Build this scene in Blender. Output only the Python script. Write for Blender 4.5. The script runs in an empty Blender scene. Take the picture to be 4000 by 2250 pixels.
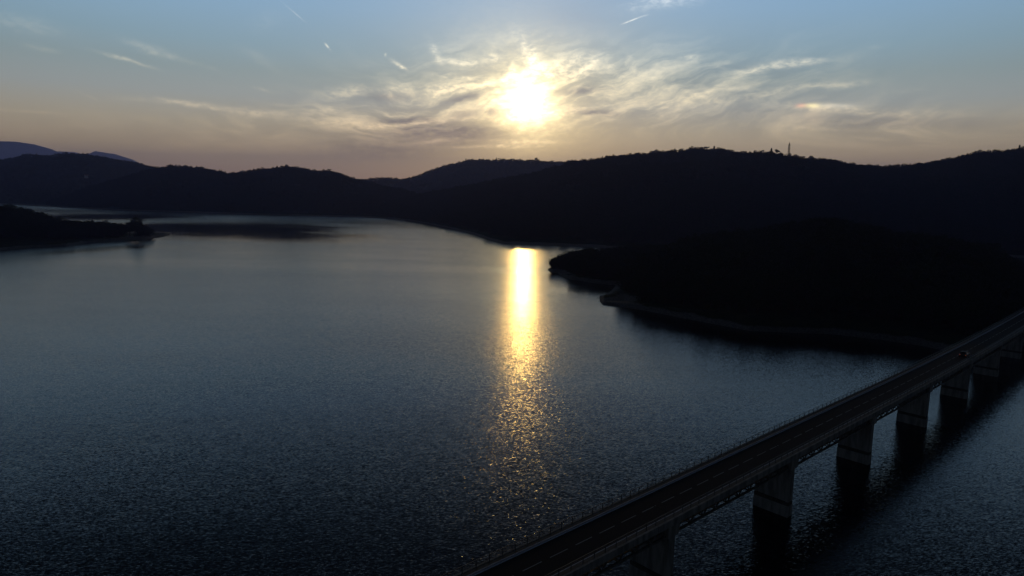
import bpy, bmesh, math, random
import numpy as np
from mathutils import Vector, Matrix
random.seed(7); RNG = np.random.default_rng(11)
sc = bpy.context.scene
R = math.radians

# ------------------------------------------------------------------ camera
H = 53.5            # camera height above the lake
PITCH, ROLL, FPX = 8.2, 1.0, 2600.0
cam = bpy.data.cameras.new('camera'); camo = bpy.data.objects.new('camera', cam); sc.collection.objects.link(camo)
cam.sensor_width = 36; cam.lens = 36*FPX/4000; cam.clip_start = 0.5; cam.clip_end = 60000
camo.matrix_world = Matrix.Translation((0, 0, H)) @ Matrix.Rotation(R(90-PITCH), 4, 'X') @ Matrix.Rotation(R(ROLL), 4, 'Z')
sc.camera = camo

def ray(x, y):
    u = (x-2000)/FPX; v = (1125-y)/FPX; r = R(ROLL); p = R(PITCH)
    uu = u*math.cos(r)-v*math.sin(r); vv = u*math.sin(r)+v*math.cos(r)
    return (uu, math.cos(p)+vv*math.sin(p), -math.sin(p)+vv*math.cos(p))
def azel(x, y):
    d = ray(x, y)
    return math.degrees(math.atan2(d[0], d[1])), math.degrees(math.atan2(d[2], math.hypot(d[0], d[1])))
def on_water(x, y):                      # azimuth in degrees and distance where a line of sight meets the lake
    a, e = azel(x, y); return a, H/math.tan(R(-e))

# ------------------------------------------------------------------ light
SUN_AZ, SUN_EL = 0.95, 7.35
view = sc.view_settings
view.view_transform = 'Standard'; view.look = 'None'; view.exposure = 0.12; view.gamma = 1.0; view.use_curve_mapping = False
sun = bpy.data.lights.new('sun', 'SUN'); sun.energy = 0.18; sun.angle = R(0.5); sun.color = (1.0, 0.57, 0.14)
suno = bpy.data.objects.new('sun', sun); sc.collection.objects.link(suno)
sdir = Vector((math.sin(R(SUN_AZ))*math.cos(R(SUN_EL)), math.cos(R(SUN_AZ))*math.cos(R(SUN_EL)), math.sin(R(SUN_EL))))
suno.rotation_euler = sdir.to_track_quat('Z', 'Y').to_euler()

# ------------------------------------------------------------------ node helper
class NT:
    def __init__(s, nt): s.nt = nt
    def n(s, t, **k):
        o = s.nt.nodes.new(t)
        for a, b in k.items(): setattr(o, a, b)
        return o
    def set(s, sock, v):
        if isinstance(v, bpy.types.NodeSocket): s.nt.links.new(v, sock)
        else: sock.default_value = v
    def m(s, op, a, b=0.0, c=0.0, clamp=False):
        o = s.n('ShaderNodeMath', operation=op, use_clamp=clamp)
        s.set(o.inputs[0], a); s.set(o.inputs[1], b); s.set(o.inputs[2], c); return o.outputs[0]
    def vm(s, op, a, b=(0, 0, 0)):
        o = s.n('ShaderNodeVectorMath', operation=op)
        s.set(o.inputs[0], a); s.set(o.inputs[1], b)
        return o.outputs['Value'] if op in ('DOT_PRODUCT', 'LENGTH', 'DISTANCE') else o.outputs['Vector']
    def vs(s, a, k):
        o = s.n('ShaderNodeVectorMath', operation='SCALE'); s.set(o.inputs[0], a); s.set(o.inputs['Scale'], k); return o.outputs['Vector']
    def xyz(s, x, y, z=0.0):
        o = s.n('ShaderNodeCombineXYZ'); s.set(o.inputs[0], x); s.set(o.inputs[1], y); s.set(o.inputs[2], z); return o.outputs[0]
    def sep(s, v):
        o = s.n('ShaderNodeSeparateXYZ'); s.set(o.inputs[0], v); return o.outputs
    def mr(s, v, a, b, c=0.0, d=1.0, t='SMOOTHSTEP'):
        o = s.n('ShaderNodeMapRange', interpolation_type=t)
        for i, q in enumerate((v, a, b, c, d)): s.set(o.inputs[i], q)
        return o.outputs[0]
    def noise(s, v, scale=1.0, detail=4.0, rough=0.5, dist=0.0, color=False):
        o = s.n('ShaderNodeTexNoise'); s.set(o.inputs['Vector'], v)
        o.inputs['Scale'].default_value = scale; o.inputs['Detail'].default_value = detail
        o.inputs['Roughness'].default_value = rough; o.inputs['Distortion'].default_value = dist
        return o.outputs['Color' if color else 'Fac']
    def mix(s, f, a, b, mode='MIX'):
        o = s.n('ShaderNodeMix', data_type='RGBA', blend_type=mode)
        s.set(o.inputs[0], f); s.set(o.inputs[6], a if not isinstance(a, tuple) else (*a, 1)[:4]); s.set(o.inputs[7], b if not isinstance(b, tuple) else (*b, 1)[:4])
        return o.outputs[2]
    def ramp(s, v, stops):
        o = s.n('ShaderNodeValToRGB'); s.set(o.inputs[0], v); e = o.color_ramp.elements
        while len(e) > 1: e.remove(e[-1])
        e[0].position = stops[0][0]; e[0].color = (*stops[0][1], 1)
        for p, c in stops[1:]:
            q = e.new(p); q.color = (*c, 1)
        return o.outputs[0]

# ------------------------------------------------------------------ world: physical sky, thin cirrus and the aureole round the sun
world = bpy.data.worlds.new('World'); sc.world = world; world.use_nodes = True
nt = world.node_tree; nt.nodes.clear(); W = NT(nt)
gen = W.n('ShaderNodeTexCoord').outputs['Generated']
dirv = W.vm('NORMALIZE', gen)
dx, dy, dz = W.sep(dirv)
DEG = 180/math.pi
EL = W.m('MULTIPLY', W.m('ARCSINE', dz), DEG)
AZ = W.m('MULTIPLY', W.m('ARCTAN2', dx, dy), DEG)
EL0 = W.m('MAXIMUM', EL, 0.0)
TH = W.m('MULTIPLY', W.m('ARCCOSINE', W.m('MINIMUM', W.vm('DOT_PRODUCT', dirv, tuple(sdir)), 1.0)), DEG)   # angle to the sun
sky = W.n('ShaderNodeTexSky', sky_type='NISHITA')
sky.sun_disc = False; sky.sun_elevation = R(SUN_EL); sky.sun_rotation = R(SUN_AZ)
sky.altitude = 200; sky.air_density = 1.0; sky.dust_density = 1.2; sky.ozone_density = 1.5
# veil of high haze seen through ever more air towards the horizon
veil = W.ramp(W.m('DIVIDE', EL0, 90.0), [
    (0.0, (.375, .245, .148)), (1.2/90, (.450, .295, .175)), (3/90, (.555, .415, .235)), (5/90, (.500, .432, .300)),
    (7/90, (.375, .405, .380)), (9/90, (.290, .370, .378)), (11/90, (.255, .385, .460)), (14/90, (.245, .410, .575)), (17/90, (.236, .418, .640)),
    (22/90, (.080, .168, .280)), (29/90, (.015, .037, .072)), (45/90, (.008, .019, .037)), (65/90, (.005, .012, .026)), (1.0, (.004, .009, .020))])
azf = W.m('ADD', W.m('MULTIPLY', W.mr(W.m('ABSOLUTE', AZ), 25, 110), -0.88), 1.0)
azf = W.m('MULTIPLY', azf, W.m('SUBTRACT', 1.0, W.m('MULTIPLY', W.m('MULTIPLY', W.mr(W.m('ABSOLUTE', AZ), 6, 42), W.mr(EL, 16.5, 28)), .80)))
veil = W.vs(veil, azf)
# direction-space coordinates with slow warps, streaks rise to the right of the sun and fall to its left
p2 = W.xyz(AZ, EL)
warpc = W.noise(W.vm('MULTIPLY', p2, (.16, .30, 1)), 1, 4, .55, 0, True)
wx, wy, _ = W.sep(W.vm('SUBTRACT', warpc, (.5, .5, .5)))
shear = W.m('SUBTRACT', W.m('MULTIPLY', W.m('MAXIMUM', AZ, -9.0), .30), W.m('MULTIPLY', W.m('MINIMUM', W.m('ADD', AZ, 9.0), 0.0), .16))
lowf = W.mr(EL, 2.0, 5.5)
shear = W.m('MULTIPLY', shear, lowf)
E2 = W.m('SUBTRACT', EL, shear)
q = W.xyz(W.m('ADD', AZ, W.m('MULTIPLY', wx, 7.0)), W.m('ADD', E2, W.m('MULTIPLY', wy, 3.2)))
cir1 = W.noise(W.vm('MULTIPLY', q, (.13, .50, 1)), 1, 7, .56, .12)
cir2 = W.noise(W.vm('MULTIPLY', W.vm('ADD', q, (40, 11, 3)), (.30, 1.6, 1)), 1, 6, .60, .15)
cirrus = W.m('ADD', W.m('MULTIPLY', cir1, .70), W.m('MULTIPLY', cir2, .30))
wisp = W.mr(cirrus, .43, .66)
dark = W.mr(cirrus, .53, .36)
pw = W.xyz(W.m('ADD', AZ, W.m('MULTIPLY', wx, 2.2)), W.m('ADD', EL, W.m('MULTIPLY', wy, 1.1)))
fine = W.noise(W.vm('MULTIPLY', p2, (1.2, 2.6, 1)), 1, 5, .65, .3)
finev = W.m('MULTIPLY', W.m('SUBTRACT', fine, .5), 1.0)
def patch(ax, ay, bx, by, wpx, amp, src=pw):
    """soft streak from one pixel direction to another"""
    a0, e0 = azel(ax, ay); a1, e1 = azel(bx, by)
    cx, cy = (a0+a1)/2, (e0+e1)/2; L = max(math.hypot(a1-a0, e1-e0)/2, .05); ph = math.atan2(e1-e0, a1-a0)
    w = wpx/FPX*DEG
    d = W.vm('SUBTRACT', src, (cx, cy, 0))
    u = W.vm('DOT_PRODUCT', d, (math.cos(ph)/L, math.sin(ph)/L, 0)); v = W.vm('DOT_PRODUCT', d, (-math.sin(ph)/w, math.cos(ph)/w, 0))
    s = W.m('ADD', W.m('MULTIPLY', u, u), W.m('MULTIPLY', v, v))
    return W.m('MULTIPLY', W.m('EXPONENT', W.m('MULTIPLY', s, -1.0)), amp)
def total(L):
    t = L[0]
    for x in L[1:]: t = W.m('ADD', t, x)
    return t
# where the cirrus field is thick
region = total([patch(1180, 440, 1960, 430, 95, 1.0), patch(2150, 430, 3150, 330, 120, 1.0), patch(2900, 470, 3900, 500, 70, .75),
                patch(1650, 270, 2700, 270, 90, .75), patch(200, 520, 1500, 500, 60, .45)])
region = W.m('MINIMUM', region, 1.15)
wnoise = W.mr(W.m('ADD', fine, W.m('MULTIPLY', cir2, .6)), .62, .95, .35, 1.25)
streak = total([
    patch(405, 205, 590, 258, 6, .50), patch(510, 160, 700, 225, 13, .34), patch(690, 225, 850, 275, 6, .10),
    patch(560, 388, 900, 425, 9, .62), patch(860, 425, 1120, 445, 13, .42), patch(-80, 55, 220, 115, 22, .16),
    patch(100, 172, 210, 195, 9, .14), patch(980, 95, 1100, 60, 30, .05), patch(940, 190, 1060, 265, 14, .10),
    patch(1268, 168, 1288, 192, 3.2, .8, p2), patch(1110, 15, 1180, 75, 2.2, .35, p2), patch(1545, 232, 1590, 268, 7, .75),
    patch(1510, 204, 1518, 211, 4, .5), patch(990, 335, 1050, 350, 5, .22), patch(290, 350, 400, 400, 3, .14, p2), patch(-50, 425, 260, 445, 4, .18, p2),
    patch(2440, 90, 2495, 69, 2.2, .75, p2), patch(2500, 67, 2530, 58, 2.6, .25, p2), patch(2480, 25, 2720, -10, 17, .45), patch(2650, 225, 2715, 218, 9, .50), patch(2780, 258, 2830, 268, 6, .25),
    patch(2880, 288, 3010, 255, 11, .75), patch(2980, 252, 3225, 234, 11, .85), patch(3100, 346, 3370, 316, 9, .42), patch(2830, 410, 3120, 350, 14, .30),
    patch(3050, 420, 3420, 425, 12, .55), patch(3350, 430, 3760, 445, 13, .35), patch(3390, 192, 3430, 188, 6, .12), patch(3490, 352, 3620, 348, 9, .07),
    patch(1680, 160, 1720, 235, 12, .38), patch(1710, 232, 1870, 238, 8, .45), patch(1880, 225, 1960, 215, 10, .35), patch(2040, 165, 2120, 290, 24, .55), patch(2120, 290, 2310, 280, 18, .5), patch(2140, 260, 2300, 210, 14, .35), patch(1960, 330, 2010, 250, 16, .4),
    patch(1700, 290, 1920, 308, 9, .30), patch(2230, 300, 2360, 210, 16, .38), patch(2440, 265, 2480, 215, 10, .30),
    patch(1290, 360, 1450, 345, 18, .50), patch(1480, 365, 1610, 345, 18, .50), patch(1640, 360, 1900, 330, 22, .50), patch(1200, 440, 1330, 425, 16, .40),
    patch(1430, 505, 1790, 465, 9, .55), patch(1220, 475, 1500, 500, 18, .35), patch(2180, 445, 2330, 412, 9, .45), patch(1600, 560, 1760, 550, 9, .38), patch(1750, 578, 2080, 575, 7, .45),
    patch(1900, 553, 2150, 555, 9, .45), patch(2580, 420, 2800, 345, 16, .42), patch(2700, 425, 2860, 375, 14, .35), patch(3100, 505, 3400, 505, 7, .22)])
streak = W.m('MULTIPLY', streak, wnoise)
shade = total([patch(1480, 515, 1970, 520, 36, 1.1), patch(1250, 585, 1900, 570, 34, .5), patch(1420, 380, 1600, 375, 16, .5), patch(1740, 400, 1880, 370, 14, .7),
               patch(1750, 455, 1870, 440, 16, .7), patch(2160, 360, 2350, 345, 18, .6), patch(2200, 430, 2420, 440, 13, .6), patch(1480, 475, 1750, 472, 12, .6),
               patch(3000, 450, 3900, 485, 26, .3), patch(1900, 440, 1950, 440, 10, .6), patch(2050, 60, 2450, 60, 90, .16), patch(1000, 590, 1700, 600, 60, .28)])
cloud = W.m('MULTIPLY', W.m('ADD', W.m('MULTIPLY', W.m('MULTIPLY', wisp, region), .84), streak), W.mr(fine, .25, .75, .66, 1.3, 'LINEAR'))
shade = W.m('ADD', W.m('MULTIPLY', W.m('MULTIPLY', dark, region), .28), W.m('MULTIPLY', shade, W.mr(fine, .3, .6, .6, 1.1)))
# forward scattering: cloud and haze are brightest round the sun
near1 = W.m('EXPONENT', W.m('DIVIDE', TH, -8.0))
lit = W.m('ADD', W.m('MULTIPLY', near1, 1.05), .37)
ccol = W.ramp(W.m('DIVIDE', EL0, 20.0), [(0, (.95, .52, .36)), (.18, (1.0, .70, .40)), (.38, (1.0, .76, .40)), (.65, (1.0, .86, .60)), (1, (.90, .90, .95))])
base = W.vm('ADD', W.vs(sky.outputs[0], .004), veil)
th2 = W.m('ADD', TH, W.m('MULTIPLY', W.m('SUBTRACT', W.m('ADD', cloud, W.m('MULTIPLY', finev, 2.6)), W.m('MULTIPLY', shade, 1.6)), -1.0))
th2 = W.m('MAXIMUM', th2, 0.0)
g1 = W.m('MULTIPLY', W.m('EXPONENT', W.m('DIVIDE', th2, -0.98)), 8.5)
g2 = W.m('MULTIPLY', W.m('EXPONENT', W.m('DIVIDE', th2, -3.1)), 1.25)
g3 = W.m('MULTIPLY', W.m('EXPONENT', W.m('DIVIDE', TH, -8.0)), .13)
base = W.vm('ADD', base, W.vm('ADD', W.vs((1.0, .69, .22), g2), W.vs((1.0, .64, .28), g3)))
base = W.vm('MULTIPLY', base, W.mix(W.m('MINIMUM', shade, 1.0), (1, 1, 1), (.50, .50, .62)))
base = W.vm('ADD', base, W.vs(W.vs(ccol, lit), cloud))
aure = W.vs((1.0, .82, .42), g1)
# parhelion at 22 degrees in the ice cloud: red inside, yellow, then white outside
dog = W.vm('ADD', W.vm('ADD', W.vs((1.0, .28, .10), patch(3110, 413, 3150, 412, 7, .50, p2)), W.vs((1.0, .80, .25), patch(3145, 413, 3200, 413, 7.5, .75, p2))),
           W.vs((1.0, .88, .70), patch(3180, 412, 3340, 415, 8, .20, p2)))
dog = W.vm('ADD', dog, W.vs((1.0, .62, .30), patch(3175, 400, 3175, 500, 30, .10, p2)))
col = W.vm('ADD', W.vm('ADD', base, aure), dog)
bg = W.n('ShaderNodeBackground'); W.set(bg.inputs['Color'], col); bg.inputs['Strength'].default_value = 1.0
nt.links.new(bg.outputs[0], W.n('ShaderNodeOutputWorld').inputs[0])
world.cycles.sampling_method = 'MANUAL'; world.cycles.sample_map_resolution = 2048

# ------------------------------------------------------------------ materials
def mat(name, build):
    m = bpy.data.materials.new(name); m.use_nodes = True; m.node_tree.nodes.clear(); t = NT(m.node_tree)
    out = t.n('ShaderNodeOutputMaterial'); b = t.n('ShaderNodeBsdfPrincipled'); m.node_tree.links.new(b.outputs[0], out.inputs[0])
    b.inputs['IOR'].default_value = 1.45
    build(t, b); return m
def simple(name, c1, c2, scale=1.0, rough=.7, spec=.3, metal=0.0, bump=0.0, coord='Object', streaky=False):
    def f(t, b):
        v = t.n('ShaderNodeTexCoord').outputs[coord]
        if streaky: v = t.vm('MULTIPLY', v, (1, 1, .18))
        n = t.noise(v, scale, 6, .6)
        t.set(b.inputs['Base Color'], t.mix(t.mr(n, .35, .65), c1, c2))
        t.set(b.inputs['Roughness'], t.mr(n, .3, .7, rough-.07, rough+.07)); b.inputs['Specular IOR Level'].default_value = spec
        b.inputs['Metallic'].default_value = metal
        if bump:
            bp = t.n('ShaderNodeBump'); bp.inputs['Strength'].default_value = bump; bp.inputs['Distance'].default_value = .05
            t.set(bp.inputs['Height'], n); t.set(b.inputs['Normal'], bp.outputs[0])
    return mat(name, f)
M = {}
M['leaf'] = simple('foliage', (.016, .026, .010), (.030, .042, .016), .35, .85, .12)
M['bark'] = simple('bark', (.03, .024, .018), (.06, .05, .04), 3, .9, .1)
M['concrete'] = simple('weathered_concrete', (.13, .13, .13), (.27, .266, .26), 1.1, .85, .2, bump=.3, streaky=True)
M['dark_concrete'] = simple('dark_band_concrete', (.035, .036, .034), (.07, .07, .065), 1.2, .8, .2)
M['asphalt'] = simple('asphalt', (.022, .018, .018), (.042, .034, .034), 6, .95, .08, bump=.2)
M['paving'] = simple('walkway_paving', (.085, .07, .06), (.13, .11, .095), 3, .9, .15)
M['paint'] = simple('road_paint', (.20, .20, .21), (.34, .34, .35), 9, .8, .2)
M['line'] = simple('fresh_line_paint', (.62, .62, .70), (.78, .78, .86), 9, .8, .2)
M['kerb'] = simple('kerb_stone', (.30, .30, .34), (.42, .42, .47), 4, .8, .2)
M['steel'] = simple('painted_steel', (.05, .055, .06), (.09, .095, .10), 5, .55, .4)
M['girder'] = simple('girder_steel', (.05, .055, .055), (.12, .125, .12), 1.5, .6, .4)
M['rail'] = simple('galvanised_rail', (.07, .07, .07), (.12, .12, .12), 5, .55, .4, .4)
M['carpaint'] = simple('dark_car_paint', (.015, .016, .02), (.02, .021, .026), 1, .3, .5)
M['roofpaint'] = simple('pale_roof_paint', (.035, .035, .035), (.05, .05, .05), 1, .6, .2)
M['glass'] = simple('tinted_glass', (.01, .012, .014), (.014, .016, .018), 1, .08, .5)
M['tyre'] = simple('tyre_rubber', (.015, .015, .015), (.025, .025, .025), 6, .9, .1)
M['hub'] = simple('wheel_rim', (.3, .3, .3), (.4, .4, .4), 6, .4, .5, .8)
M['wall'] = simple('pale_render', (.5, .47, .42), (.6, .57, .5), 1, .9, .1)
M['tile'] = simple('roof_tiles', (.22, .09, .05), (.3, .13, .08), 3, .9, .1)
def lamp(name, c, e):
    def f(t, b):
        b.inputs['Base Color'].default_value = (*c, 1); b.inputs['Emission Color'].default_value = (*c, 1); b.inputs['Emission Strength'].default_value = e
    return mat(name, f)
M['tail'] = lamp('tail_light_glow', (1.0, .25, .10), .05)
def land(t, b):
    g = t.n('ShaderNodeNewGeometry').outputs['Position']; x, y, z = t.sep(g)
    n = t.noise(g, .12, 6, .6); n2 = t.noise(g, 1.4, 4, .6)
    zz = t.m('ADD', z, t.m('MULTIPLY', t.m('SUBTRACT', n, .5), 2.6))
    f = t.mr(zz, 1.5, 2.3)
    stone = t.mix(t.mr(n2, .35, .65), (.075, .07, .068), (.155, .148, .14))
    soil = t.mix(t.mr(n, .35, .65), (.014, .022, .009), (.030, .036, .016))
    t.set(b.inputs['Base Color'], t.mix(f, stone, soil)); b.inputs['Roughness'].default_value = .95; b.inputs['Specular IOR Level'].default_value = .05
M['land'] = mat('lakeside_ground', land)
M['mountain'] = simple('mountain_ground', (.03, .035, .03), (.06, .06, .05), .002, .95, .05)
def water(t, b):
    g = t.n('ShaderNodeNewGeometry').outputs['Position']
    # wind direction: crests lie nearly across the view
    rot = t.n('ShaderNodeVectorRotate', rotation_type='Z_AXIS'); t.set(rot.inputs['Vector'], g); rot.inputs['Angle'].default_value = R(-8)
    pr = rot.outputs[0]
    s1 = t.noise(t.vm('MULTIPLY', pr, (1.8, 6.4, 1)), 1.0, 2.5, .6, .3, True)     # ripples
    s2 = t.noise(t.vm('MULTIPLY', pr, (.45, 1.3, 1)), 1.0, 2, .5, .2, True)        # wavelets
    c1 = t.vm('SUBTRACT', s1, (.5, .5, .5)); c2 = t.vm('SUBTRACT', s2, (.5, .5, .5))
    steep = t.m('ADD', 1.0, t.m('MULTIPLY', t.vm('DOT_PRODUCT', c1, c1), 22.0))    # a few facets are much steeper than most
    c1 = t.vs(c1, steep)
    # slow cat's-paw patches of wind
    big = t.noise(t.vm('MULTIPLY', g, (.0016, .0052, 1)), 1.0, 3, .5, .6)
    mid = t.noise(t.vm('MULTIPLY', g, (.010, .030, 1)), 1.0, 4, .55, .8)
    ruf = t.m('ADD', t.mr(big, .34, .62, .66, 1.16), t.m('MULTIPLY', t.m('SUBTRACT', mid, .5), .55))
    def lee(px, py, qx, qy, wm, amp):           # calm water lying in the lee of the hills
        a0, r0 = on_water(px, py); a1, r1 = on_water(qx, qy)
        P = np.array([math.sin(R(a0))*r0, math.cos(R(a0))*r0]); Q = np.array([math.sin(R(a1))*r1, math.cos(R(a1))*r1])
        c = (P+Q)/2; L = np.linalg.norm(Q-P)/2; ph = math.atan2(Q[1]-P[1], Q[0]-P[0])
        d = t.vm('SUBTRACT', g, (float(c[0]), float(c[1]), 0))
        d = t.vm('ADD', d, t.vs(t.xyz(t.m('SUBTRACT', mid, .5), t.m('SUBTRACT', mid, .5)), wm*1.2))
        u = t.vm('DOT_PRODUCT', d, (math.cos(ph)/L, math.sin(ph)/L, 0)); v = t.vm('DOT_PRODUCT', d, (-math.sin(ph)/wm, math.cos(ph)/wm, 0))
        s = t.m('ADD', t.m('MULTIPLY', u, u), t.m('MULTIPLY', v, v))
        return t.m('MULTIPLY', t.m('EXPONENT', t.m('MULTIPLY', t.m('MULTIPLY', s, s), -1.0)), amp)
    for a in CALM: ruf = t.m('MULTIPLY', ruf, t.m('SUBTRACT', 1.0, lee(*a)))
    k1 = t.m('MULTIPLY', ruf, .31); k2 = t.m('MULTIPLY', ruf, .06)
    sl = t.vm('ADD', t.vs(t.vm('MULTIPLY', c1, (.95, 1.1, 0)), k1), t.vs(t.vm('MULTIPLY', c2, (.9, 1.1, 0)), k2))
    nrm = t.vm('NORMALIZE', t.vm('ADD', sl, (0, 0, 1)))
    b.inputs['Base Color'].default_value = (.0008, .0020, .0038, 1)
    b.inputs['IOR'].default_value = 1.26; b.inputs['Specular IOR Level'].default_value = .5
    t.set(b.inputs['Roughness'], t.m('ADD', t.m('MULTIPLY', ruf, .09), .055)); t.set(b.inputs['Normal'], nrm)
CALM = [(480, 872, 1060, 918, 200, .93), (760, 884, 1400, 950, 95, .9), (60, 843, 720, 850, 130, .9), (100, 1000, 620, 955, 22, .55), (2250, 1120, 2330, 1150, 20, .5), (2500, 1265, 3700, 1400, 14, .6)]
M['water'] = mat('lake_water', water)

# ------------------------------------------------------------------ helpers
col0 = sc.collection
def link(name, me, parent=None, loc=(0, 0, 0)):
    o = bpy.data.objects.new(name, me); col0.objects.link(o); o.location = loc
    if parent: o.parent = parent
    return o
def empty(name, loc=(0, 0, 0), rz=0.0):
    o = link(name, None, None, loc); o.rotation_euler = (0, 0, rz); o.empty_display_size = .5; return o
def tag(o, label=None, cat=None, group=None, kind=None):
    for k, v in (('label', label), ('category', cat), ('group', group), ('kind', kind)):
        if v: o[k] = v
    return o
class MB:
    def __init__(s): s.v = []; s.f = []
    def add(s, v, f):
        n = len(s.v); s.v += [tuple(p) for p in v]; s.f += [tuple(i+n for i in q) for q in f]
    def hexa(s, p):      # 8 points: bottom 4 ccw, top 4 ccw
        s.add(p, [(3, 2, 1, 0), (4, 5, 6, 7), (0, 1, 5, 4), (1, 2, 6, 5), (2, 3, 7, 6), (3, 0, 4, 7)])
    def box(s, x0, x1, y0, y1, z0, z1):
        s.hexa([(x0, y0, z0), (x1, y0, z0), (x1, y1, z0), (x0, y1, z0), (x0, y0, z1), (x1, y0, z1), (x1, y1, z1), (x0, y1, z1)])
    def bar(s, a, b, w, h=None, n=4, r2=None):
        a = Vector(a); b = Vector(b); d = (b-a).normalized(); up = Vector((0, 0, 1)) if abs(d.z) < .95 else Vector((0, 1, 0))
        x = d.cross(up).normalized(); y = x.cross(d); h = h or w; r2 = 1.0 if r2 is None else r2
        V = []
        for p, k in ((a, 1.0), (b, r2)):
            for i in range(n):
                t = 2*math.pi*(i+.5)/n; q = 1.4142 if n == 4 else 1.0
                V.append(p+x*(math.cos(t)*w/2*k*q)+y*(math.sin(t)*h/2*k*q))
        F = [tuple(range(n-1, -1, -1)), tuple(range(n, 2*n))]+[(i, (i+1) % n, n+(i+1) % n, n+i) for i in range(n)]
        s.add(V, F)
    def build(s, name, m, parent=None, bevel=0, smooth=False):
        me = bpy.data.meshes.new(name); me.from_pydata(s.v, [], s.f); me.validate(); me.update(); me.materials.append(M[m] if isinstance(m, str) else m)
        if smooth: me.polygons.foreach_set('use_smooth', [True]*len(me.polygons))
        o = link(name, me, parent)
        if bevel:
            b = o.modifiers.new('bevel', 'BEVEL'); b.width = bevel; b.segments = 2; b.limit_method = 'ANGLE'
        return o

def vnoise(x, y, seed=0):
    xi = np.floor(x).astype(np.int64); yi = np.floor(y).astype(np.int64); fx = x-xi; fy = y-yi
    fx = fx*fx*(3-2*fx); fy = fy*fy*(3-2*fy)
    def h(a, b):
        n = (a*374761393+b*668265263+seed*1442695041) & 0x7fffffff
        n = ((n ^ (n >> 13))*1274126177) & 0x7fffffff
        return ((n ^ (n >> 16)) & 0xffff)/65535.0
    return (h(xi, yi)*(1-fx)+h(xi+1, yi)*fx)*(1-fy)+(h(xi, yi+1)*(1-fx)+h(xi+1, yi+1)*fx)*fy-.5
def fbm(x, y, seed=0, o=4):
    s = 0; a = 1.0
    for k in range(o): s = s+a*vnoise(x*2**k, y*2**k, seed+k); a *= .5
    return s

# ------------------------------------------------------------------ water
mb = MB(); B = 15500
mb.add([(-B, -B, 0), (B, -B, 0), (B, B, 0), (-B, B, 0)], [(0, 1, 2, 3)])
lake = mb.build('water', 'water'); tag(lake, kind='structure')

# ------------------------------------------------------------------ land: each relief is a polar sheet with a shore, a ridge and a far side
def pts(L, f): 
    q = sorted(f(*p) for p in L); return np.array([a for a, _ in q]), np.array([b for _, b in q])
class Relief:
    def __init__(s, name, shore, ridge, dridge, tree=7.0, back=600, a0=None, a1=None, rough=1.0, m='land', mid=None, step=.12, nr=46, seed=1, shape=1.0, shore_m=False, kind='structure', tip=0):
        s.tip = tip
        s.sa, s.sr = pts(shore, (lambda a, r: (a, r)) if shore_m else on_water)
        s.ra, s.re = pts(ridge, azel); s.d = dridge; s.tree = tree; s.back = back; s.rough = rough; s.seed = seed; s.shape = shape
        s.a0 = s.ra[0] if a0 is None else a0; s.a1 = s.ra[-1] if a1 is None else a1
        n = int((s.a1-s.a0)/step)+1; A = np.linspace(s.a0, s.a1, n); T = np.linspace(-.04, 1.0, nr)**1
        T = np.concatenate([np.linspace(-.03, .06, 8), np.linspace(.08, .5, nr//2), np.linspace(.52, 1.0, nr//2)])
        AA, TT = np.meshgrid(A, T); X, Y, Z = s.point(AA, TT)
        V = np.stack([X, Y, Z], -1).reshape(-1, 3); h, w = AA.shape
        F = [(i*w+j, i*w+j+1, (i+1)*w+j+1, (i+1)*w+j) for i in range(h-1) for j in range(w-1)]
        me = bpy.data.meshes.new(name); me.from_pydata(V.tolist(), [], F); me.materials.append(M[m])
        me.polygons.foreach_set('use_smooth', [True]*len(F)); s.o = link(name, me); tag(s.o, kind=kind)
    def prof(s, A):
        r0 = np.interp(A, s.sa, s.sr); rr = s.d(A, r0) if callable(s.d) else r0+s.d
        hr = H+rr*np.tan(np.radians(np.interp(A, s.ra, s.re)))-s.tree
        return r0, rr, np.maximum(hr, 2.2)*np.clip((A-s.a0)/s.tip, 0, 1)*np.clip((s.a1-A)/s.tip, 0, 1) if s.tip else np.maximum(hr, 2.2)
    def point(s, A, T):      # T 0..0.5 from shore to ridge, 0.5..1 far side
        r0, rr, hr = s.prof(A)
        bk = s.back(A) if callable(s.back) else s.back
        r = np.where(T < .5, r0+(rr-r0)*T*2, rr+(T-.5)*2*bk)
        X = r*np.sin(np.radians(A)); Y = r*np.cos(np.radians(A))
        u = np.clip(T*2, 0, 1)
        up = (u**s.shape)*(.55+.45*u*(2-u))
        gully = fbm(X/160, Y/160, s.seed, 4)
        z = hr*up*(1+s.rough*.55*gully*4*u*(1-u))
        d = np.clip((T-.5)*2, 0, 1); z = np.where(T > .5, hr*(1-d*d*(3-2*d)), z)
        bank = np.clip((r-r0)/5.5, -1, 1)*1.8
        z = np.where(T < .5, z+bank*np.clip(1-u*3, 0, 1)+(fbm(X/6, Y/6, s.seed+9, 3)*.7)*np.clip(u*30, 0, 1)*np.clip(1-u*3, 0, 1), z)
        z = np.where(T < 0, -2.5*np.minimum(1, -T*60), z); z = np.where(T > .995, -2.0, z)
        return X, Y, z

# far mountains (through kilometres of air)
E1 = Relief('mountain', [(-60, 13200), (-20, 13200)], [(-420, 590), (-150, 556), (-30, 551), (60, 553), (130, 563), (200, 582), (250, 603), (330, 632), (420, 690)], 1200, 0, 900, m='mountain', step=.2, nr=30, seed=3, shore_m=True, rough=.5)
E2_ = Relief('mountain', [(-60, 11600), (-20, 11600)], [(120, 660), (180, 602), (230, 591), (290, 594), (335, 606), (352, 598), (372, 590), (395, 594), (450, 602), (520, 624), (600, 668)], 3000, 0, 700, m='mountain', step=.1, nr=30, seed=5, shore_m=True, rough=.5)
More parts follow.
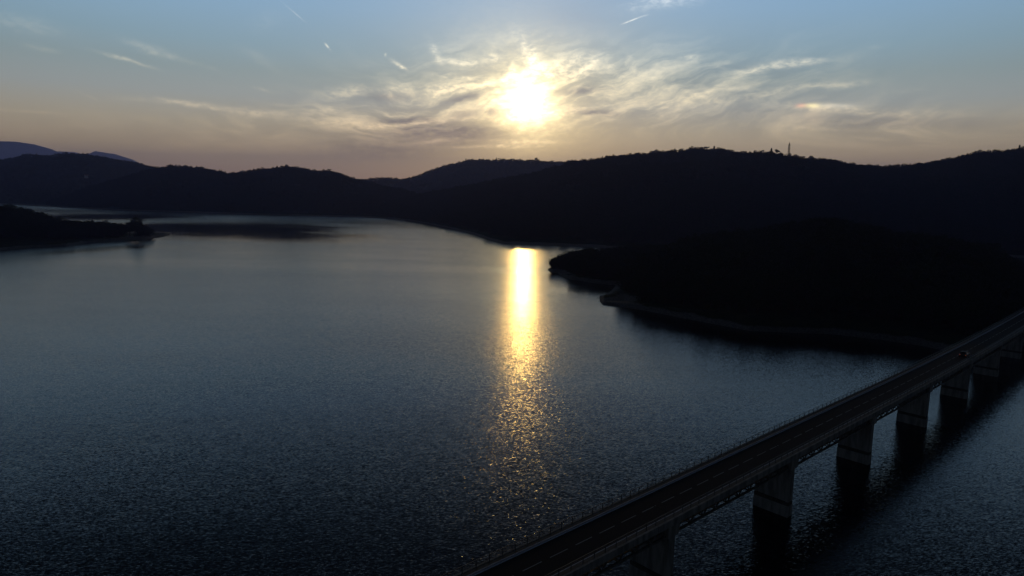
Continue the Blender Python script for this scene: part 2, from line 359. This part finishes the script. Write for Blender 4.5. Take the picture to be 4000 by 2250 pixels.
# wooded hills round the lake, far to near
D = Relief('hill', [(-300, 790), (0, 797), (150, 801), (500, 806), (900, 812)], [(-420, 650), (-150, 632), (0, 624), (50, 617), (85, 606), (130, 603), (200, 605), (250, 597), (300, 599), (340, 601), (400, 613), (470, 625), (520, 634), (600, 652), (700, 684), (820, 725), (900, 760)], 900, 8, 900, seed=21)
Bh = Relief('hill', [(-16, 1900), (14, 1900)], [(1180, 765), (1260, 730), (1330, 706), (1400, 700), (1460, 697), (1510, 694), (1560, 700), (1610, 690), (1660, 674), (1700, 658), (1750, 643), (1790, 632), (1830, 624), (1880, 619), (1930, 621), (2000, 620), (2090, 622), (2140, 630), (2200, 630), (2250, 627), (2330, 640), (2500, 690), (2700, 740)], 700, 9, 700, shore_m=True, seed=31)
Ch = Relief('hill', [(80, 802), (250, 810), (500, 822), (1000, 838), (1300, 845), (1550, 852), (1800, 862), (2000, 870)],
            [(110, 806), (170, 790), (250, 765), (330, 738), (420, 710), (500, 685), (570, 662), (620, 652), (665, 644), (720, 647), (800, 657), (860, 668), (905, 676), (950, 668), (1000, 658), (1060, 654), (1120, 648), (1170, 656), (1230, 666), (1290, 668), (1330, 680), (1370, 695), (1420, 708), (1520, 728), (1620, 752), (1740, 790), (1850, 830)],
            lambda a, r: r+np.interp(a, [-36, -33, -26, -12, -4], [30, 160, 420, 420, 150]), 8, 400, seed=41)
Ah = Relief('hill', [(1380, 847), (1500, 852), (1600, 862), (1700, 880), (1780, 897), (1850, 915), (1900, 932), (1965, 952), (2080, 956), (2250, 962), (2400, 970), (2560, 978), (3000, 990), (3600, 1000), (4500, 1020)],
            [(1400, 830), (1500, 800), (1620, 765), (1750, 738), (1900, 708), (2050, 680), (2150, 655), (2230, 636), (2300, 625), (2360, 612), (2430, 607), (2500, 598), (2560, 592), (2620, 588), (2680, 583), (2800, 582), (2870, 587), (2950, 590), (3020, 596), (3080, 606), (3160, 614), (3230, 620), (3300, 634), (3370, 641), (3450, 646), (3540, 642), (3600, 635), (3700, 616), (3790, 597), (3860, 588), (3920, 584), (4000, 574), (4200, 555), (4700, 545)],
            lambda a, r: r+np.interp(a, [-11, -6, -1, 3, 10, 40], [120, 450, 760, 780, 780, 780]), 9, 700, step=.1, seed=51)
# low wooded points in front
Fp = Relief('peninsula', [(2141, 1056), (2158, 1066), (2180, 1068), (2185, 1075), (2230, 1092), (2330, 1108), (2420, 1116), (2500, 1122), (2700, 1130)],
            [(2141, 1052), (2160, 1040), (2178, 1018), (2188, 1006), (2230, 998), (2300, 990), (2420, 974), (2600, 968), (2800, 960)], lambda a, r: r+np.interp(a, [3, 3.6, 4.5, 9], [5, 14, 45, 70]), 6, lambda a: np.interp(a, [3, 3.6, 4.5, 6], [4, 20, 70, 100]), a1=13, step=.05, nr=50, seed=61, tip=.25, shape=.6)
Gp = Relief('peninsula', [(2342, 1178), (2356, 1190), (2400, 1196), (2520, 1214), (2650, 1240), (2800, 1268), (2930, 1293), (3100, 1300), (3250, 1305), (3400, 1322), (3600, 1350), (3750, 1385), (3850, 1385), (4000, 1340), (4300, 1270)],
            [(2342, 1170), (2365, 1150), (2385, 1125), (2415, 1090), (2470, 1060), (2520, 1030), (2600, 990), (2700, 960), (2800, 945), (3000, 915), (3150, 898), (3300, 886), (3420, 900), (3550, 935), (3700, 965), (3850, 1000), (3950, 1060), (4050, 1130), (4400, 1150)],
            lambda a, r: r+np.interp(a, [7.2, 8.6, 11, 16, 28, 45], [4, 22, 70, 120, 150, 150]), 8, lambda a: np.interp(a, [7.2, 8.6, 11, 16], [4, 30, 160, 260]), step=.1, nr=60, seed=71, rough=.3, a1=47, tip=.4, shape=.6)
Lp = Relief('peninsula', [(-500, 1010), (0, 978), (120, 968), (260, 962), (330, 950), (450, 944), (560, 938), (592, 934), (600, 930), (640, 924), (663, 918)],
            [(-500, 780), (0, 808), (60, 812), (140, 832), (200, 850), (300, 862), (420, 872), (470, 878), (520, 888), (560, 898), (585, 905), (597, 917), (663, 917)],
            lambda a, r: r+np.interp(a, [-48, -37, -29, -27.6, -26.5], [300, 150, 50, 14, 3]), 9, lambda a: np.interp(a, [-29, -27.6, -26.3], [120, 30, 3]), step=.06, nr=50, seed=81, rough=.3, shape=.7, tip=.3)

# ------------------------------------------------------------------ trees
def tube(mb, P, rad, n=6):
    V = []
    for i, (p, r) in enumerate(zip(P, rad)):
        d = (P[min(i+1, len(P)-1)]-P[max(i-1, 0)]).normalized(); x = d.orthogonal().normalized(); y = d.cross(x)
        V += [p+x*math.cos(2*math.pi*k/n)*r+y*math.sin(2*math.pi*k/n)*r for k in range(n)]
    F = [(i*n+k, i*n+(k+1) % n, (i+1)*n+(k+1) % n, (i+1)*n+k) for i in range(len(P)-1) for k in range(n)]
    mb.add(V, F+[tuple(range((len(P)-1)*n, len(P)*n))])
def make_tree(kind, rng, leaves=900):
    """unit tree one metre high; returns trunk and crown builders"""
    tr, cr = MB(), MB()
    lean = Vector((rng.uniform(-.05, .05), rng.uniform(-.05, .05), 0))
    top = {'round': .72, 'pine': .86, 'cone': .95, 'scrub': .6}[kind]
    P = [Vector((0, 0, -.04))+lean*0, Vector((0, 0, .25))+lean*.4, Vector((0, 0, .5))+lean*1.2, Vector((0, 0, top))+lean*2]
    tube(tr, P, [.034, .026, .017, .006])
    clumps = []
    if kind == 'cone':
        for k in range(15):
            z = .16+.8*k/15; w = .23*(1-z)**.75; a = k*2.4
            clumps.append((Vector((math.cos(a)*w*.55, math.sin(a)*w*.55, z)), w*.75+.03, .07))
    else:
        n = {'round': 13, 'pine': 9, 'scrub': 9}[kind]
        for k in range(n):
            a = k*2.399+rng.uniform(-.4, .4); t = (k+.5)/n
            if kind == 'round': z = .34+.54*t; w = .30*math.sin(math.pi*(.18+.74*t))*rng.uniform(.6, 1.1); s = rng.uniform(.11, .18)
            elif kind == 'pine': z = .70+.22*rng.random(); w = rng.uniform(.06, .30); s = rng.uniform(.09, .14)
            else: z = .18+.55*t; w = .34*(1-t*.6)*rng.uniform(.5, 1.1); s = rng.uniform(.14, .22)
            c = Vector((math.cos(a)*w, math.sin(a)*w, z))+lean*z*2
            b = P[1].lerp(P[3], max(.05, min(.9, (z-.3)*1.1)))
            tube(tr, [b, b.lerp(c, .5)+Vector((0, 0, -.02)), c], [.012, .008, .003], 4)
            clumps.append((c, s, s*(.55 if kind == 'pine' else .8)))
    per = leaves//len(clumps)
    for c, s, sz in clumps:
        for _ in range(per):
            d = Vector((rng.gauss(0, 1), rng.gauss(0, 1), rng.gauss(0, 1))).normalized()*(rng.random()**.45)
            p = c+Vector((d.x*s, d.y*s, d.z*sz)); q = rng.uniform(.018, .036)*(1.25 if kind == 'cone' else 1)
            n = (d+Vector((rng.gauss(0, .6), rng.gauss(0, .6), rng.gauss(0, .6)))).normalized(); x = n.orthogonal().normalized(); y = n.cross(x)
            a = rng.uniform(0, 6.28); x, y = x*math.cos(a)+y*math.sin(a), y*math.cos(a)-x*math.sin(a)
            cr.add([p-x*q, p-y*q*.6, p+x*q, p+y*q*.6], [(0, 1, 2, 3)])
    return tr, cr
rt = random.Random(5)
KINDS = ['round', 'round', 'round', 'scrub', 'pine', 'cone']
variants = bpy.data.collections.new('tree_kinds')
for k in KINDS:
    tr, cr = make_tree(k, rt, 700 if k != 'cone' else 800)
    me = bpy.data.meshes.new('tree_kind'); nv = len(tr.v)
    me.from_pydata(tr.v+cr.v, [], tr.f+[tuple(i+nv for i in f) for f in cr.f])
    me.materials.append(M['bark']); me.materials.append(M['leaf'])
    me.polygons.foreach_set('material_index', [0]*len(tr.f)+[1]*len(cr.f)); me.update()
    variants.objects.link(bpy.data.objects.new('tree_kind', me))
def scatter_group():
    g = bpy.data.node_groups.new('forest_scatter', 'GeometryNodeTree')
    g.interface.new_socket('Geometry', in_out='INPUT', socket_type='NodeSocketGeometry'); g.interface.new_socket('Geometry', in_out='OUTPUT', socket_type='NodeSocketGeometry')
    N = g.nodes.new; L = g.links.new
    i = N('NodeGroupInput'); o = N('NodeGroupOutput'); p = N('GeometryNodeInstanceOnPoints'); c = N('GeometryNodeCollectionInfo')
    c.inputs['Collection'].default_value = variants; c.inputs['Separate Children'].default_value = True; c.inputs['Reset Children'].default_value = True
    p.inputs['Pick Instance'].default_value = True
    def attr(nm, t):
        a = N('GeometryNodeInputNamedAttribute'); a.data_type = t; a.inputs['Name'].default_value = nm
        return [s for s in a.outputs if s.enabled and s.name == 'Attribute'][0]
    L(i.outputs[0], p.inputs['Points']); L(c.outputs[0], p.inputs['Instance']); L(attr('idx', 'INT'), p.inputs['Instance Index'])
    L(attr('rot', 'FLOAT_VECTOR'), p.inputs['Rotation']); L(attr('scl', 'FLOAT_VECTOR'), p.inputs['Scale'])
    L(p.outputs[0], o.inputs[0]); return g
SG = scatter_group()
def forest(name, P, size, probs, seed):
    r = np.random.default_rng(seed); n = len(P)
    me = bpy.data.meshes.new(name); me.from_pydata(P.tolist(), [], [])
    a = me.attributes.new('idx', 'INT', 'POINT'); a.data.foreach_set('value', r.choice(6, n, p=probs).astype(np.int32))
    rot = np.zeros((n, 3)); rot[:, 2] = r.uniform(0, 6.28, n)
    a = me.attributes.new('rot', 'FLOAT_VECTOR', 'POINT'); a.data.foreach_set('vector', rot.ravel())
    h = size*r.triangular(.5, .85, 1.7, n)*(1+.45*fbm(P[:, 0]/45, P[:, 1]/45, seed, 3)); w = h*r.uniform(.9, 1.5, n)
    a = me.attributes.new('scl', 'FLOAT_VECTOR', 'POINT'); a.data.foreach_set('vector', np.stack([w, w, h], -1).ravel())
    o = link(name, me); m = o.modifiers.new('scatter', 'NODES'); m.node_group = SG
    return o
def plant(rel, n, size, seed, tmin=.02, tmax=.56, amin=None, amax=None, ridge=0, probs=(.2, .2, .2, .14, .13, .13), zmin=2.6):
    r = np.random.default_rng(seed); a0 = rel.a0 if amin is None else amin; a1 = rel.a1 if amax is None else amax
    A = r.uniform(a0, a1, n); T = r.uniform(tmin, tmax, n)
    if ridge:
        A = np.concatenate([A, r.uniform(a0, a1, ridge)]); T = np.concatenate([T, r.uniform(.45, .535, ridge)])
    X, Y, Z = rel.point(A, T); k = Z > zmin
    return np.stack([X, Y, Z-.3], -1)[k]
fo = [
 ('forest', plant(D, 5000, 9, 1, ridge=1600), 9, 'dark blue wooded hillside at the far left beyond the narrow water'),
 ('forest', plant(Bh, 4500, 9, 2, tmin=.15, ridge=1800), 9, 'wooded rounded hill rising behind the valley under the sun'),
 ('forest', plant(Ch, 9000, 8, 3, ridge=1800), 8, 'dark wooded low hills on the far shore left of the valley'),
 ('forest', plant(Ah, 20000, 9, 4, ridge=2600), 9, 'black wooded hillside filling the right, with the lattice mast on its crest'),
 ('forest', plant(Fp, 1500, 6.5, 5, tmin=.08, tmax=.8, zmin=2.0), 6.5, 'small wooded point between the sun reflection and the bay on the right'),
 ('forest', plant(Gp, 7500, 9, 6, tmin=.05, tmax=.8, ridge=600, zmin=2.4), 9, 'dark woodland on the near right point above the bridge'),
 ('forest', plant(Lp, 3200, 9, 7, tmin=.13, tmax=.85, amax=-28.9), 7, 'dark scrubby woodland on the left peninsula'),
]
for i, (nm, P, size, lab) in enumerate(fo):
    tag(forest(nm, P, size, (.2, .2, .2, .16, .12, .12), 50+i), lab, 'forest', kind='stuff')

tag(forest('undergrowth', plant(Lp, 260, 4, 9, tmin=.16, tmax=.8, amin=-29.4, amax=-28.6, zmin=1.8), 4.5, (.2, .2, .1, .5, 0, 0), 71), 'low bushes under the trees at the tip of the left peninsula', 'bushes', kind='stuff')
# trees one can tell apart
def tree(name, kind, px, py, rel, T, size, label, group=None, dist=None, width=1.0, seed=0):
    a, e = azel(px, py)
    X, Y, Z = [float(q) for q in rel.point(np.array([a]), np.array([T]))]
    hgt = H+math.hypot(X, Y)*math.tan(R(e))-Z if size is None else size
    rng = random.Random(seed+int(px)); tr, cr = make_tree(kind, rng, 1500)
    o = empty(name, (X, Y, Z-.2), rng.uniform(0, 6)); w = hgt*width
    for b, nm, m in ((tr, 'trunk', 'bark'), (cr, 'crown', 'leaf')):
        b.v = [(v[0]*w, v[1]*w, v[2]*hgt) for v in b.v]; b.build(nm, m, o)
    tag(o, label, 'tree', group); return o
tree('broadleaf_tree', 'round', 521, 842, Lp, .30, None, 'tallest tree near the tip of the left peninsula, its crown against pale water', width=1.05)
tree('broadleaf_tree', 'round', 503, 862, Lp, .36, None, 'rounded tree just left of the tallest tree on the left peninsula', width=1.3)
tree('broadleaf_tree', 'round', 543, 862, Lp, .34, None, 'leaning bushy tree just right of the tallest tree on the left peninsula', width=1.1)
tree('broadleaf_tree', 'scrub', 566, 868, Lp, .28, None, 'broad bushy tree, second from the tip of the left peninsula', width=1.0)
tree('broadleaf_tree', 'scrub', 585, 882, Lp, .26, None, 'round bush at the very tip of the left peninsula woods', width=1.1)
tree('broadleaf_tree', 'scrub', 478, 872, Lp, .34, None, 'low bush left of the tall trees on the left peninsula', width=1.3)
for (x, y, k, rel, lab) in [
    (1331, 676, 'pine', Ch, 'flat-topped pine on the right-hand slope of the left hills'),
    (1288, 664, 'round', Ch, 'large round tree on the crest left of the valley'),
    (1373, 691, 'pine', Ch, 'low flat tree where the left hills drop into the valley'),
    (1120, 641, 'round', Ch, 'round tree on the highest knoll of the left hills'),
    (857, 661, 'cone', Ch, 'first of two pointed conifers in the dip of the left ridge'),
    (865, 662, 'cone', Ch, 'second of two pointed conifers in the dip of the left ridge'),
    (880, 667, 'cone', Ch, 'lone small conifer right of the two pointed conifers'),
    (665, 640, 'round', Ch, 'domed tree at the top of the far left knoll'),
    (260, 592, 'round', D, 'round tree on the crest of the far left hill'),
    (97, 600, 'round', D, 'clump-headed tree on the left shoulder of the far left hill'),
    (2395, 601, 'cone', Ah, 'pointed tree standing above the ridge right of the sun'),
    (2450, 600, 'cone', Ah, 'smaller pointed tree on the ridge, right of the pointed tree by the sun'),
    (2566, 582, 'round', Ah, 'domed tree on the ridge between the sun and the mast'),
    (2095, 614, 'round', Bh, 'tree on the crest of the hill directly below the sun'),
    (1940, 615, 'cone', Bh, 'pointed tree on the crest left of below the sun'),
    (3014, 577, 'cone', Ah, 'ragged tree on the ridge, second to the left of the mast'),
    (3035, 582, 'pine', Ah, 'leaning flat-headed tree on the ridge just left of the mast'),
    (3170, 606, 'round', Ah, 'domed tree on the slope right of the mast'),
    (3984, 564, 'cone', Ah, 'tall tree on the ridge at the right edge'),
    (3592, 632, 'round', Ah, 'tree at the low saddle of the right ridge')]:
    tree('ridge_tree', k, x, y, rel, .5, None, lab, 'trees on the skyline', width=.9 if k == 'cone' else 1.25)

# ------------------------------------------------------------------ bridge
Z0 = H-42.0                                   # road surface level
C0 = np.array([1.75, 69.3]); U = np.array([.7459, .6660]); Nn = np.array([.6660, -.7459])
def off(s): return -1.3e-4*max(0.0, s-100)**2
def bp(s, l, z=0.0):                          # along the bridge, across it (right positive), above the road
    e = .5; t = U+Nn*((off(s+e)-off(s-e))/(2*e)); t = t/np.linalg.norm(t); n = np.array([t[1], -t[0]])
    p = C0+U*s+Nn*off(s)+n*l; return Vector((p[0], p[1], Z0+z))
S0, S1 = -62.0, 402.0
ST = [S0+i*4.0 for i in range(int((S1-S0)/4)+1)]
def strip(mb, l0, l1, z0, z1, ss=ST):         # box section swept along the bridge
    n = len(ss); V = []
    for s in ss: V += [bp(s, l0, z0), bp(s, l1, z0), bp(s, l1, z1), bp(s, l0, z1)]
    F = [(3, 2, 1, 0), (4*n-4, 4*n-3, 4*n-2, 4*n-1)]
    for i in range(n-1):
        for k in range(4): F.append((4*i+k, 4*i+(k+1) % 4, 4*i+4+(k+1) % 4, 4*i+4+k))
    mb.add(V, [tuple(reversed(f)) for f in F])
p0 = bp(0, 0); bridge = empty('bridge', (p0.x, p0.y, 0))
tag(bridge, 'long two-lane concrete road bridge on slab piers crossing the lake', 'bridge')
BI = Matrix.Translation((-p0.x, -p0.y, 0))
def bpart(mb, name, m, parent=None, bevel=0):
    mb.v = [(v[0]-p0.x, v[1]-p0.y, v[2]) for v in mb.v]; return mb.build(name, m, parent or bridge, bevel)
mb = MB(); strip(mb, -3.9, 3.9, -.55, -.06); bpart(mb, 'deck', 'concrete')
mb = MB(); strip(mb, -2.95, 2.95, -.057, 0.0); bpart(mb, 'road_surface', 'asphalt')
for sg in (-1, 1):
    mb = MB(); a, b = sorted((sg*3.10, sg*3.72)); strip(mb, a, b, -.058, .16); bpart(mb, 'walkway', 'paving')
    mb = MB(); a, b = sorted((sg*2.953, sg*3.097)); strip(mb, a, b, -.058, .175); bpart(mb, 'kerb', 'kerb')
    mb = MB(); a, b = sorted((sg*3.723, sg*4.02)); strip(mb, a, b, -.75, .20); bpart(mb, 'fascia', 'concrete')
    if sg < 0: mb = MB(); strip(mb, -2.945, -2.74, .002, .006); bpart(mb, 'edge_line', 'line')
k = -8
while k*4.33+3 < S1:
    d0 = k*4.33; mb = MB(); strip(mb, -.06, .06, .002, .006, [d0, d0+1.5, d0+2.97]); bpart(mb, 'lane_dash', 'paint'); k += 1
PIERS = [24.3+34.4*k for k in range(-2, 12)]
for sp in PIERS:
    mb = MB(); strip(mb, -2.72, 2.93, .003, .007, [sp-.12, sp, sp+.12]); bpart(mb, 'expansion_joint', 'tyre')
# warren truss girders between the piers
for i in range(len(PIERS)-1):
    a, b = PIERS[i]+1.35, PIERS[i+1]-1.35; n = 10; st = (b-a)/n; zt, zb = -.72, -2.75
    tg = []
    for l in (-2.9, 2.9):
        mb = MB()
        for z, w in ((zt, .32), (zb, .26)):
            for j in range(n): mb.bar(bp(a+j*st, l, z), bp(a+(j+1)*st, l, z), .30, w)
        for j in range(n):
            m_ = a+(j+.5)*st; mb.bar(bp(a+j*st, l, zb), bp(m_, l, zt), .17); mb.bar(bp(m_, l, zt), bp(a+(j+1)*st, l, zb), .17)
        tg.append(bpart(mb, 'truss_girder', 'girder'))
    for j in range(9):
        s = a+(j+1)*3.17; mb = MB(); mb.bar(bp(s, -2.78, -2.7), bp(s, 2.78, -2.7), .16); mb.bar(bp(s, -2.78, -.85), bp(s, 2.78, -.85), .16)
        mb.bar(bp(s, -2.6, -2.6), bp(s, 2.6, -.95), .12); bpart(mb, 'cross_brace', 'girder', tg[1])
mb = MB()
for l in (2.1, 2.35): 
    for i in range(len(ST)-1): mb.bar(bp(ST[i], l, -2.45), bp(ST[i+1], l, -2.45), .14)
bpart(mb, 'service_pipe', 'steel')
def block(mb, s0, s1, l0, l1, z0, z1, tap=0.0):
    P = [(s0-tap, l0-tap), (s1+tap, l0-tap), (s1+tap, l1+tap), (s0-tap, l1+tap)]; Q = [(s0, l0), (s1, l0), (s1, l1), (s0, l1)]
    mb.hexa([bp(s, l, z0) for s, l in reversed(P)]+[bp(s, l, z1) for s, l in reversed(Q)])
for sp in PIERS:
    mb = MB(); zb = -Z0
    block(mb, sp-.62, sp+.62, -2.55, 2.55, zb+2.62, -3.02, 0)
    block(mb, sp-.75, sp+.75, 2.555, 3.05, zb+2.62, -3.02, 0); block(mb, sp-.75, sp+.75, -3.05, -2.555, zb+2.62, -3.02, 0)
    pr = bpart(mb, 'pier', 'concrete', bevel=.03)
    mb = MB(); block(mb, sp-1.3, sp+1.3, -3.40, 3.40, -3.0, -.76, -.10); o = bpart(mb, 'pier_cap', 'concrete', pr, .04)
    mb = MB(); block(mb, sp-.77, sp+.77, -3.07, 3.07, zb+2.0, zb+2.6, 0); bpart(mb, 'dark_band', 'dark_concrete', pr)  # darker concrete band round the pier just above the plinth
    mb = MB(); block(mb, sp-.82, sp+.82, -3.12, 3.12, zb-2.4, zb+1.98, 0); bpart(mb, 'plinth', 'concrete', pr, .04)
for sg in (-1, 1):
    l = sg*3.60; mb = MB(); SR = [S0+2*i for i in range(int((S1-S0)/2)+1)]
    for i in range(len(SR)-1):
        mb.bar(bp(SR[i], l, 1.12), bp(SR[i+1], l, 1.12), .06, .05)
        for z in (.32, .47, .62, .77, .92): mb.bar(bp(SR[i], l, z), bp(SR[i+1], l, z), .016)
    ra = bpart(mb, 'railing', 'rail')
    n0 = 0; rest = MB(); proto = None
    ps = [-13.6+1.96*i for i in range(int((S1+13.6)/1.96))]
    for i, s in enumerate(ps):
        if i < 100:
            if proto is None:
                q = MB(); q.bar((0, 0, .1), (0, 0, 1.16), .075, .09); q.box(-.09, .09, -.09, .09, .155, .175); proto = q.build('post', 'steel', ra); o = proto
            else: o = proto.copy(); col0.objects.link(o); o.parent = ra
            P = bp(s, l); o.location = (P.x-p0.x, P.y-p0.y, Z0); o.rotation_euler = (0, 0, math.atan2(U[1], U[0]))
        else: rest.bar(bp(s, l, .1), bp(s, l, 1.16), .075, .09)
    for i in range(1, 24): rest.bar(bp(-13.6-1.96*i, l, .1), bp(-13.6-1.96*i, l, 1.16), .075, .09)
    tag(bpart(rest, 'post', 'steel', ra), kind='stuff')

# ------------------------------------------------------------------ car on the bridge
sc_ = 161.5; cp = bp(sc_, 1.5); ct = bp(sc_+1, 1.5)-bp(sc_-1, 1.5)
car = empty('car', (cp.x, cp.y, cp.z+.004), math.atan2(ct.y, ct.x))
tag(car, 'small dark car with a pale roof driving along the far part of the bridge', 'car')
def loft(prof, w0, w1):        # side profile (x, z), half width narrowing above the waist
    n = len(prof); V = []
    for sg in (-1, 1):
        for x, z in prof:
            k = max(0, min(1, (z-.85)/.65)); V.append((x, sg*(w0+(w1-w0)*k), z))
    F = [tuple(range(n)), tuple(range(2*n-1, n-1, -1))]+[(i, i+n, (i+1) % n+n, (i+1) % n) for i in range(n)]
    return V, F
q = MB(); q.add(*loft([(-2.05, .32), (-2.12, .62), (-2.02, .98), (-1.80, 1.02), (1.05, 1.0), (1.75, .86), (2.05, .70), (2.08, .34), (1.7, .24), (-1.7, .24)], .86, .84)); q.build('body', 'carpaint', car, .05)
q = MB(); q.add(*loft([(-1.92, 1.00), (-1.70, 1.40), (-1.50, 1.50), (.25, 1.50), (1.02, 1.00)], .80, .62)); q.build('window_band', 'glass', car, .03)
q = MB(); q.add(*loft([(-1.62, 1.46), (-1.45, 1.535), (.15, 1.535), (.30, 1.47)], .70, .64)); q.build('roof', 'roofpaint', car, .02)
for x in (-1.3, 1.3):
    for y in (-.80, .80):
        q = MB(); q.bar((x, y-.1, .31), (x, y+.1, .31), .62, .62, 20); wh = q.build('wheel', 'tyre', car)
        q = MB(); q.bar((x, y-.105, .31), (x, y+.105, .31), .36, .36, 12); q.build('rim', 'hub', wh)
for y in (-.68, .68):
    q = MB(); q.box(-2.135, -2.03, y-.13, y+.13, .68, .90); q.build('tail_light', 'tail', car, .01)
    q = MB(); q.box(1.93, 2.04, y-.15, y+.15, .60, .74); q.build('headlight', 'glass', car, .01)
    q = MB(); sg = 1 if y > 0 else -1; q.box(.62, .78, min(sg*.84, sg*1.0), max(sg*.84, sg*1.0), .98, 1.10); q.build('wing_mirror', 'carpaint', car, .01)
q = MB(); q.box(-2.16, -2.11, -.85, .85, .34, .52); q.build('bumper', 'tyre', car, .01)

# ------------------------------------------------------------------ lattice mast on the ridge
a, e = azel(3081, 600); X, Y, Z = [float(v) for v in Ah.point(np.array([a]), np.array([.5]))]
rr = math.hypot(X, Y); top = H+rr*math.tan(R(azel(3082, 556)[1]))-Z
mast = empty('lattice_mast', (X, Y, Z)); tag(mast, 'thin lattice mast standing on the wooded ridge at the right', 'mast')
def mw(z): return 1.5*(1-.22*z/top) if z < top*.80 else 1.5*.82*max(.06, (top-z)/(top*.20))**.8
zs = [top*k/14 for k in range(15)]
for sx in (-1, 1):
    for sy in (-1, 1):
        q = MB()
        for i in range(14): q.bar((sx*mw(zs[i]), sy*mw(zs[i]), zs[i]), (sx*mw(zs[i+1]), sy*mw(zs[i+1]), zs[i+1]), .28)
        q.build('leg', 'steel', mast)
q = MB()
for i in range(14):
    a_, b_ = mw(zs[i]), mw(zs[i+1])
    for f in range(4):
        c = [(-1, -1), (1, -1), (1, 1), (-1, 1)]; m0, m1 = c[f], c[(f+1) % 4]
        q.bar((m0[0]*a_, m0[1]*a_, zs[i]), (m1[0]*b_, m1[1]*b_, zs[i+1]), .16); q.bar((m1[0]*a_, m1[1]*a_, zs[i]), (m0[0]*b_, m0[1]*b_, zs[i+1]), .16)
        q.bar((m0[0]*a_, m0[1]*a_, zs[i]), (m1[0]*a_, m1[1]*a_, zs[i]), .14)
q.build('bracing', 'steel', mast)
for z in (top*.62, top*.36, top*.82):
    q = MB(); w = mw(z)+.35; q.box(-w, w, -w, w, z, z+.35)
    for c in ((-w, -w), (w, -w), (w, w), (-w, w)): q.bar((c[0], c[1], z+.3), (c[0], c[1], z+1.3), .12)
    q.build('platform', 'steel', mast)
q = MB(); q.bar((0, 0, top*.93), (0, 0, top+1.5), .25); q.build('antenna', 'steel', mast)

# ------------------------------------------------------------------ house far off on the left hill
a, e = azel(337, 692)
for T in np.linspace(.05, .48, 60):
    X, Y, Z = [float(v) for v in D.point(np.array([a]), np.array([T]))]
    if math.degrees(math.atan2(Z-H+6, math.hypot(X, Y))) > e: break
hs = empty('house', (X, Y, Z+7), .5); tag(hs, 'tiny pale house among the trees on the far left hillside', 'house')
q = MB(); q.box(-5, 5, -3, 3, -5, 3.4); q.build('wall', 'wall', hs)
q = MB(); q.add([(-5.5, -3.5, 3.41), (5.5, -3.5, 3.41), (5.5, 3.5, 3.41), (-5.5, 3.5, 3.41), (-5.5, 0, 5.6), (5.5, 0, 5.6)], [(3, 2, 1, 0), (0, 1, 5, 4), (2, 3, 4, 5), (0, 4, 3), (1, 2, 5)]); q.build('roof', 'tile', hs)
for x in (-3, 0, 3):
    q = MB(); q.box(x-.6, x+.6, -3.06, -3.003, .9, 2.4); q.build('window', 'glass', hs)

# ------------------------------------------------------------------ haze: the air over the lake
mb = MB(); mb.box(-15800, 15800, -15800, 15800, -4, 800)
hm = bpy.data.materials.new('haze_air'); hm.use_nodes = True; hm.node_tree.nodes.clear(); t = NT(hm.node_tree)
pv = t.n('ShaderNodeVolumePrincipled'); pv.inputs['Color'].default_value = (.38, .46, 1.0, 1); pv.inputs['Density'].default_value = 8.2e-5; pv.inputs['Anisotropy'].default_value = .55
hm.node_tree.links.new(pv.outputs[0], t.n('ShaderNodeOutputMaterial').inputs['Volume'])
hz = mb.build('haze', hm); tag(hz, kind='stuff')
